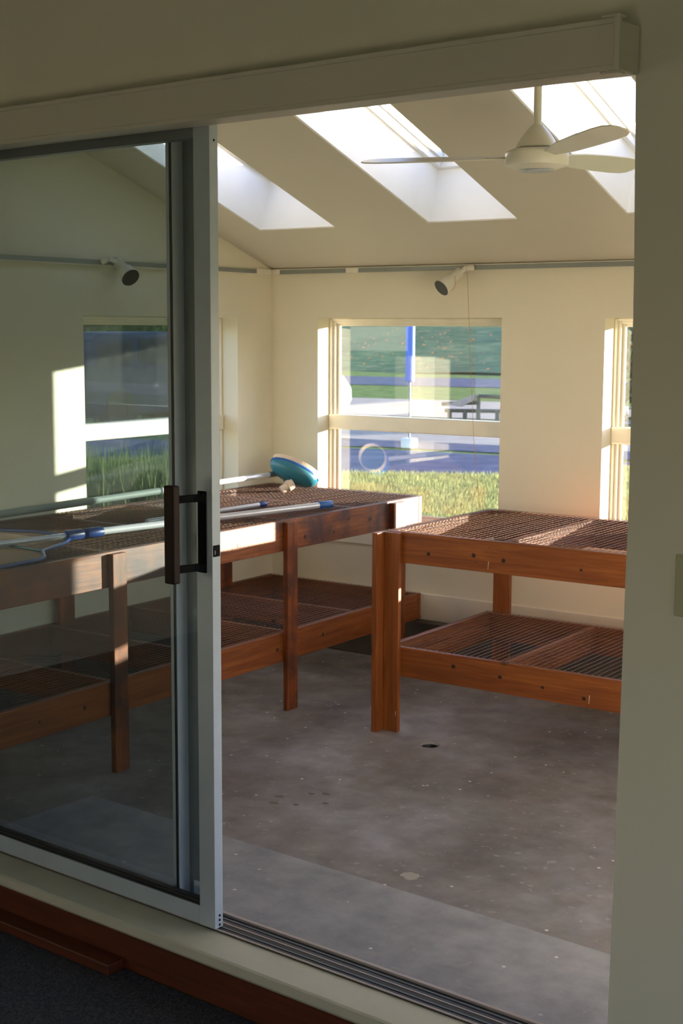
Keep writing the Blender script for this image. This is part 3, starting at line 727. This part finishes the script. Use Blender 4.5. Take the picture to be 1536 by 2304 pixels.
obj('cross_brace', MB().tube([V2((.143,.716,zf+.001)), V2((-.05,.735,zf+.001)), V2((-.41,.82,zf+.001))], .0055, 8), M['teal_dk'], sk, smooth=True)
mb = MB(); n = len(fr)-1
mb.add([V2((a_, b_, zf-.003)) for a_, b_, c_ in fr[:-1]], [tuple(range(n))]); 
no = obj('net', mb, M['net'], sk, label='tan net fabric')
# thinner telescopic pole
P0, P1 = Vector((-.028, 2.182, ZT+.012)), Vector((-.050, 1.45, ZT+.012))
tp = thing('telescopic_pole', 'thin white pole with a blue cap lying behind the skimmer pole', 'pole', (P1.x, P1.y, ZT))
def V3(p_): return Vector(p_)-Vector((P1.x, P1.y, ZT))
dq = (P1-P0).normalized()
obj('tube', MB().tube([V3(P0+dq*.03), V3(P1)], .010, 16), M['polewhite'], tp, smooth=True)
obj('end_cap', MB().tube([V3(P0), V3(P0+dq*.004), V3(P0+dq*.045), V3(P0+dq*.048)], [.0105,.0125,.0125,.011], 16), M['navy'], tp, smooth=True, label='dark blue cap')

# ------------------------------------------------------------------ outdoors
G = -.2
def flat(name, pts, z, m, label=None):
    mb = MB().add([(x, y, z) for x, y in pts], [tuple(range(len(pts)))])
    o = obj(name, mb, m); o['kind'] = 'structure'
    if label: o['label'] = label
    return o
# base terrain around the building (with the house footprint inside it, below floor level)
flat('ground', [(-250,-90),(260,-90),(260,240),(-250,240)], G-.02, M['lawn'], 'lawn around the building')
flat('driveway', [(-5.0,11.8),(40,14.8),(40,18.2),(-7.2,14.9),(-16,13.2),(-30,10.5),(-30,6.5),(-12,9.6),(-8.4,11.2)], G-.008, M['shade_tinted_asphalt'], 'driveway beyond the lawn, darkened in colour for shade')
flat('kerb_path', [(-8.6,16.3),(40,21.8),(40,23.5),(-9.6,18.4),(-12.5,17.4),(-12.3,16.0)], G-.006, M['path'], 'pale paved strip')
flat('pavement', [(-12,21.8),(40,27.5),(40,32),(-14.6,28.0),(-20,27.2),(-20,21)], G-.005, M['path'], 'pale pavement')
flat('road', [(-60,29.2),(-19.6,35.3),(140,60),(140,67),(-24,42),(-60,37)], G-.004, M['shade_tinted_asphalt'], 'blue-grey road with shade in its colour')
flat('driveway', [(-11.5,13.4),(-8.9,16.6),(40,24),(40,19),(-8,15.2)], G-.007, M['shade_tinted_asphalt'], 'grey paved apron with shade in its colour')
# hillside rising beyond the road in terraces
prof = [(46,-.2),(52,.15),(56,.2),(64,.75),(67,.8),(80,1.75),(84,1.8),(110,4.2),(150,8.5),(190,10.5)]
mb = MB(); nx = 72
vs = []
for y, z in prof:
    for i in range(nx+1):
        x = -220+440*i/nx; vs.append((x, y+.18*(x+24)+1.0*math.sin(x*.15), G+ (z+.2) + .12*math.sin(x*.31+y)))
fs = [(j*(nx+1)+i, j*(nx+1)+i+1, (j+1)*(nx+1)+i+1, (j+1)*(nx+1)+i) for j in range(len(prof)-1) for i in range(nx)]
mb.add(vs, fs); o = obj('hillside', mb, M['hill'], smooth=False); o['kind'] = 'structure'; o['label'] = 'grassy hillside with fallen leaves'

# lawn blades seen through the windows
def blades(name, regions, h, wd, m, label, cat, seed=1, lean=.35):
    rnd = random.Random(seed); mb = MB()
    for region, _ in [(g, i) for g, n in regions for i in range(n)]:
        a, b = rnd.random(), rnd.random()
        p0_, p1_, p2_, p3_ = region
        x = (p0_[0]*(1-a)+p1_[0]*a)*(1-b)+(p3_[0]*(1-a)+p2_[0]*a)*b; y = (p0_[1]*(1-a)+p1_[1]*a)*(1-b)+(p3_[1]*(1-a)+p2_[1]*a)*b
        an = rnd.random()*math.pi; hh = h*rnd.uniform(.6,1.3); dx, dy = math.cos(an)*wd, math.sin(an)*wd
        lx, ly = rnd.uniform(-lean,lean)*hh, rnd.uniform(-lean,lean)*hh
        mb.add([(x-dx,y-dy,G-.02),(x+dx,y+dy,G-.02),(x+lx,y+ly,G-.02+hh)], [(0,1,2)])
    me = bpy.data.meshes.new(name); me.from_pydata(mb.v, [], mb.f); me.materials.append(m)
    o = bpy.data.objects.new(name, me); C.objects.link(o)
    return tag(o, label, cat, kind='stuff')
blades('grass', [([(-5.2,7.4),(-.2,8.6),(-2.6,13.4),(-8.2,10.4)], 90000), ([(1.5,7.5),(-.2,8.6),(-4.0,14.2),(-2.4,14.6)], 22000), ([(-5.2,5.4),(-5.2,7.4),(-8.6,12.6),(-11.0,9.2)], 34000)], .075, .005, M['blade'], 'grass blades of the lawn outside the windows', 'grass', 1)
blades('lavender_stalks', [([(-5.8,6.2),(-5.0,7.8),(-6.6,9.8),(-8.2,8.0)], 2200)], .48, .010, M['stalk'], 'tall thin lavender-like stalks outside the left window', 'plants', 3, .25)
rnd = random.Random(11)
mb = MB()
for _ in range(900):
    y = rnd.uniform(46, 92); x = rnd.uniform(-75, 10); s_ = rnd.uniform(.04, .10)
    yy = y+.18*(x+24); z = None
    for (a, za), (b, zb) in zip(prof, prof[1:]):
        if a <= y <= b: z = za+(zb-za)*(y-a)/(b-a)
    an = rnd.random()*3
    mb.add([(x-s_,yy,G+.2+z+.1),(x+s_,yy+s_*.3,G+.2+z+.12),(x+s_*.2,yy,G+.2+z+.1+s_)], [(0,1,2)])
me = bpy.data.meshes.new('fallen_leaves'); me.from_pydata(mb.v, [], mb.f); me.materials.append(M['leafdry'])
o = bpy.data.objects.new('fallen_leaves', me); C.objects.link(o); tag(o, 'dry fallen leaves scattered over the hillside', 'leaves', kind='stuff')

# blue sign post on a white block
ps = thing('sign_post', 'blue post standing on a white block in the driveway outside the centre window', 'post', (-7.43, 15.18, G))
obj('base_block', MB().box(-.10, .10, -.09, .09, 0, .15), M['whiteblock'], ps, bev=.02)
obj('pole', MB().lathe([(.014,.15),(.014,1.05)], 12), M['alu_dk'], ps, smooth=True)
obj('sleeve', MB().lathe([(.03,.98),(.07,1.0),(.07,1.9),(.06,1.93)], 16), M['postblue'], ps, smooth=True, label='blue upper sleeve')

# rail bench outside, on the right of the window
bn = thing('park_bench', 'dark green tubular bench with grey planks beyond the driveway', 'bench', (-8.8, 19.35, G))
def bl_(x, y, z): return KC+(Vector((x, y, z))-KC)*1.18-Vector((-8.8, 19.35, G))
GB = KC.z+(G-KC.z)/1.18
fz = M['benchgreen']
for (a, b) in (((-7.35,16,.43),(-6.70,16.0,.47)), ((-7.3,16.0,.33),(-5.7,16.4,.35)), ((-6.72,16.0,.57),(-5.7,16.4,.52)), ((-6.72,16.0,.57),(-6.72,16.0,.33))):
    obj('tube', MB().tube([bl_(*a), bl_(*b)], .035, 8), fz, bn, smooth=True)
for x, y in ((-7.22,16.0),(-6.98,16.05),(-6.72,16.0),(-6.45,16.1),(-5.9,16.3)):
    obj('leg', MB().tube([bl_(x,y,.36), bl_(x,y,GB)], .04, 8), fz, bn, smooth=True)
mb = MB().add([bl_(-7.25,15.95,.42),bl_(-6.75,15.95,.60),bl_(-6.78,15.95,.50),bl_(-7.0,15.95,.40),bl_(-7.25,16.0,.42),bl_(-6.75,16.0,.60),bl_(-6.78,16.0,.50),bl_(-7.0,16.0,.40)],
              [(0,1,2,3),(4,7,6,5),(0,4,5,1),(1,5,6,2),(2,6,7,3),(3,7,4,0)])
obj('plank', mb, M['plank'], bn, label='grey plank')
# white car partly hidden by the window frame
def car(name, label, loc_, yaw, paint, L, W_, H_, prof_, glasspoly, wheels, rz=.34, hubm=None):
    t_ = thing(name, label, 'car', mtx=Matrix.Translation(loc_) @ Matrix.Rotation(yaw, 4, 'Z'))
    b_ = obj('body', MB().prism(prof_, 1, -W_/2, W_/2), paint, t_, bev=.10)
    b_.modifiers['bevel'].segments = 4
    for gp in glasspoly:
        obj('window', MB().prism(gp, 1, -W_/2-.004, -W_/2+.02), M['carglass'], t_)
        obj('window', MB().prism(gp, 1, W_/2-.02, W_/2+.004), M['carglass'], t_)
    for wx in wheels:
        for sy in (-1, 1):
            wm = Matrix.Translation((wx, sy*(W_/2-.10), rz)) @ Matrix.Rotation(math.pi/2, 4, 'X')
            wo = obj('wheel', MB().lathe([(rz*.55,-.125),(rz*.96,-.12),(rz,-.09),(rz,.09),(rz*.96,.12),(rz*.55,.125)], 28), M['tyre'], t_, mtx=wm, smooth=True)
            obj('hub', MB().lathe([(rz*.55,-.127),(rz*.3,-.135),(rz*.3,.135),(rz*.55,.127)], 20), hubm, wo, smooth=True)
            obj('wheel_arch', MB().lathe([(rz*1.02,-.135),(rz*1.2,-.137),(rz*1.2,-.11),(rz*1.02,-.11)], 28, cap=False), M['rubber'], wo)
    return t_
suv = [(-2.3,.28),(-2.35,.9),(-2.28,1.10),(-2.12,1.55),(-1.85,1.68),(.1,1.70),(.45,1.62),(1.05,1.14),(2.1,1.0),(2.32,.75),(2.32,.35),(2.2,.26)]
gl_ = [[(-2.05,1.10),(-1.92,1.50),(-1.15,1.56),(-1.12,1.11)],[(-1.02,1.11),(-1.05,1.57),(-.2,1.59),(-.18,1.12)],[(-.08,1.12),(-.1,1.59),(.2,1.58),(.42,1.50),(.88,1.13)]]
car('parked_car', 'dark blue off-road car parked outside the left window', (-13.9, 16.3, G), math.radians(90), M['carpaint'], 4.6, 1.85, 1.78, suv, gl_, (-1.45, 1.4), .38, M['carglass'])
sed = [(-2.1,.25),(-2.18,.7),(-1.9,.95),(-1.2,1.02),(-.7,1.42),(.5,1.42),(1.15,1.0),(1.9,.85),(2.15,.6),(2.15,.3),(2.0,.22)]
gs_ = [[(-1.05,1.02),(-.62,1.36),(.42,1.36),(.95,1.02)]]
car('parked_car', 'white car beyond the centre window, half hidden behind its left frame', (-14.5, 20.3, G), math.radians(-12), M['carwhite'], 4.3, 1.75, 1.42, sed, gs_, (-1.35, 1.35), .32, M['chrome'])

# clipped hedges; the first is added out of view to cast shade
def hedge(pts, h, wd, seed, label):
    t_ = thing('hedge', label, 'hedge', (pts[0][0], pts[0][1], G))
    rnd = random.Random(seed); mb = MB(); cb = MB()
    a_, b_ = Vector((*pts[0], 0)), Vector((*pts[1], 0)); dv = b_-a_; L_ = dv.length; nn = Vector((-dv.y, dv.x, 0)).normalized()
    for _ in range(int(L_*1400)):
        q = dv*rnd.random()+nn*rnd.uniform(-wd, wd)/2+Vector((0,0,rnd.random()*h*(1+.08*math.sin(_*.7)))); s_ = .10
        mb.add([q, q+Vector([rnd.gauss(0,1) for _i in range(3)])*s_, q+Vector([rnd.gauss(0,1) for _i in range(3)])*s_], [(0,1,2)])
    me = bpy.data.meshes.new('foliage'); me.from_pydata(mb.v, [], mb.f); me.materials.append(M['leafgreen'])
    o = bpy.data.objects.new('foliage', me); C.objects.link(o); o.parent = t_
    for k_ in range(int(L_/.8)):
        q = dv*((k_+.5)*.8/L_)
        obj('stem', MB().tube([(q.x,q.y,0),(q.x+.05,q.y,h*.6)], .03, 6), M['bark'], t_)
hedge([(-7.6, 23.4), (-2.2, 27.0)], 4.6, 1.2, 21, 'unseen tall hedge added to shade the dark blue car')
hedge([(-21.0, 17.5), (-25.0, 31.0)], 3.2, 1.6, 31, 'green hedge behind the dark blue car')
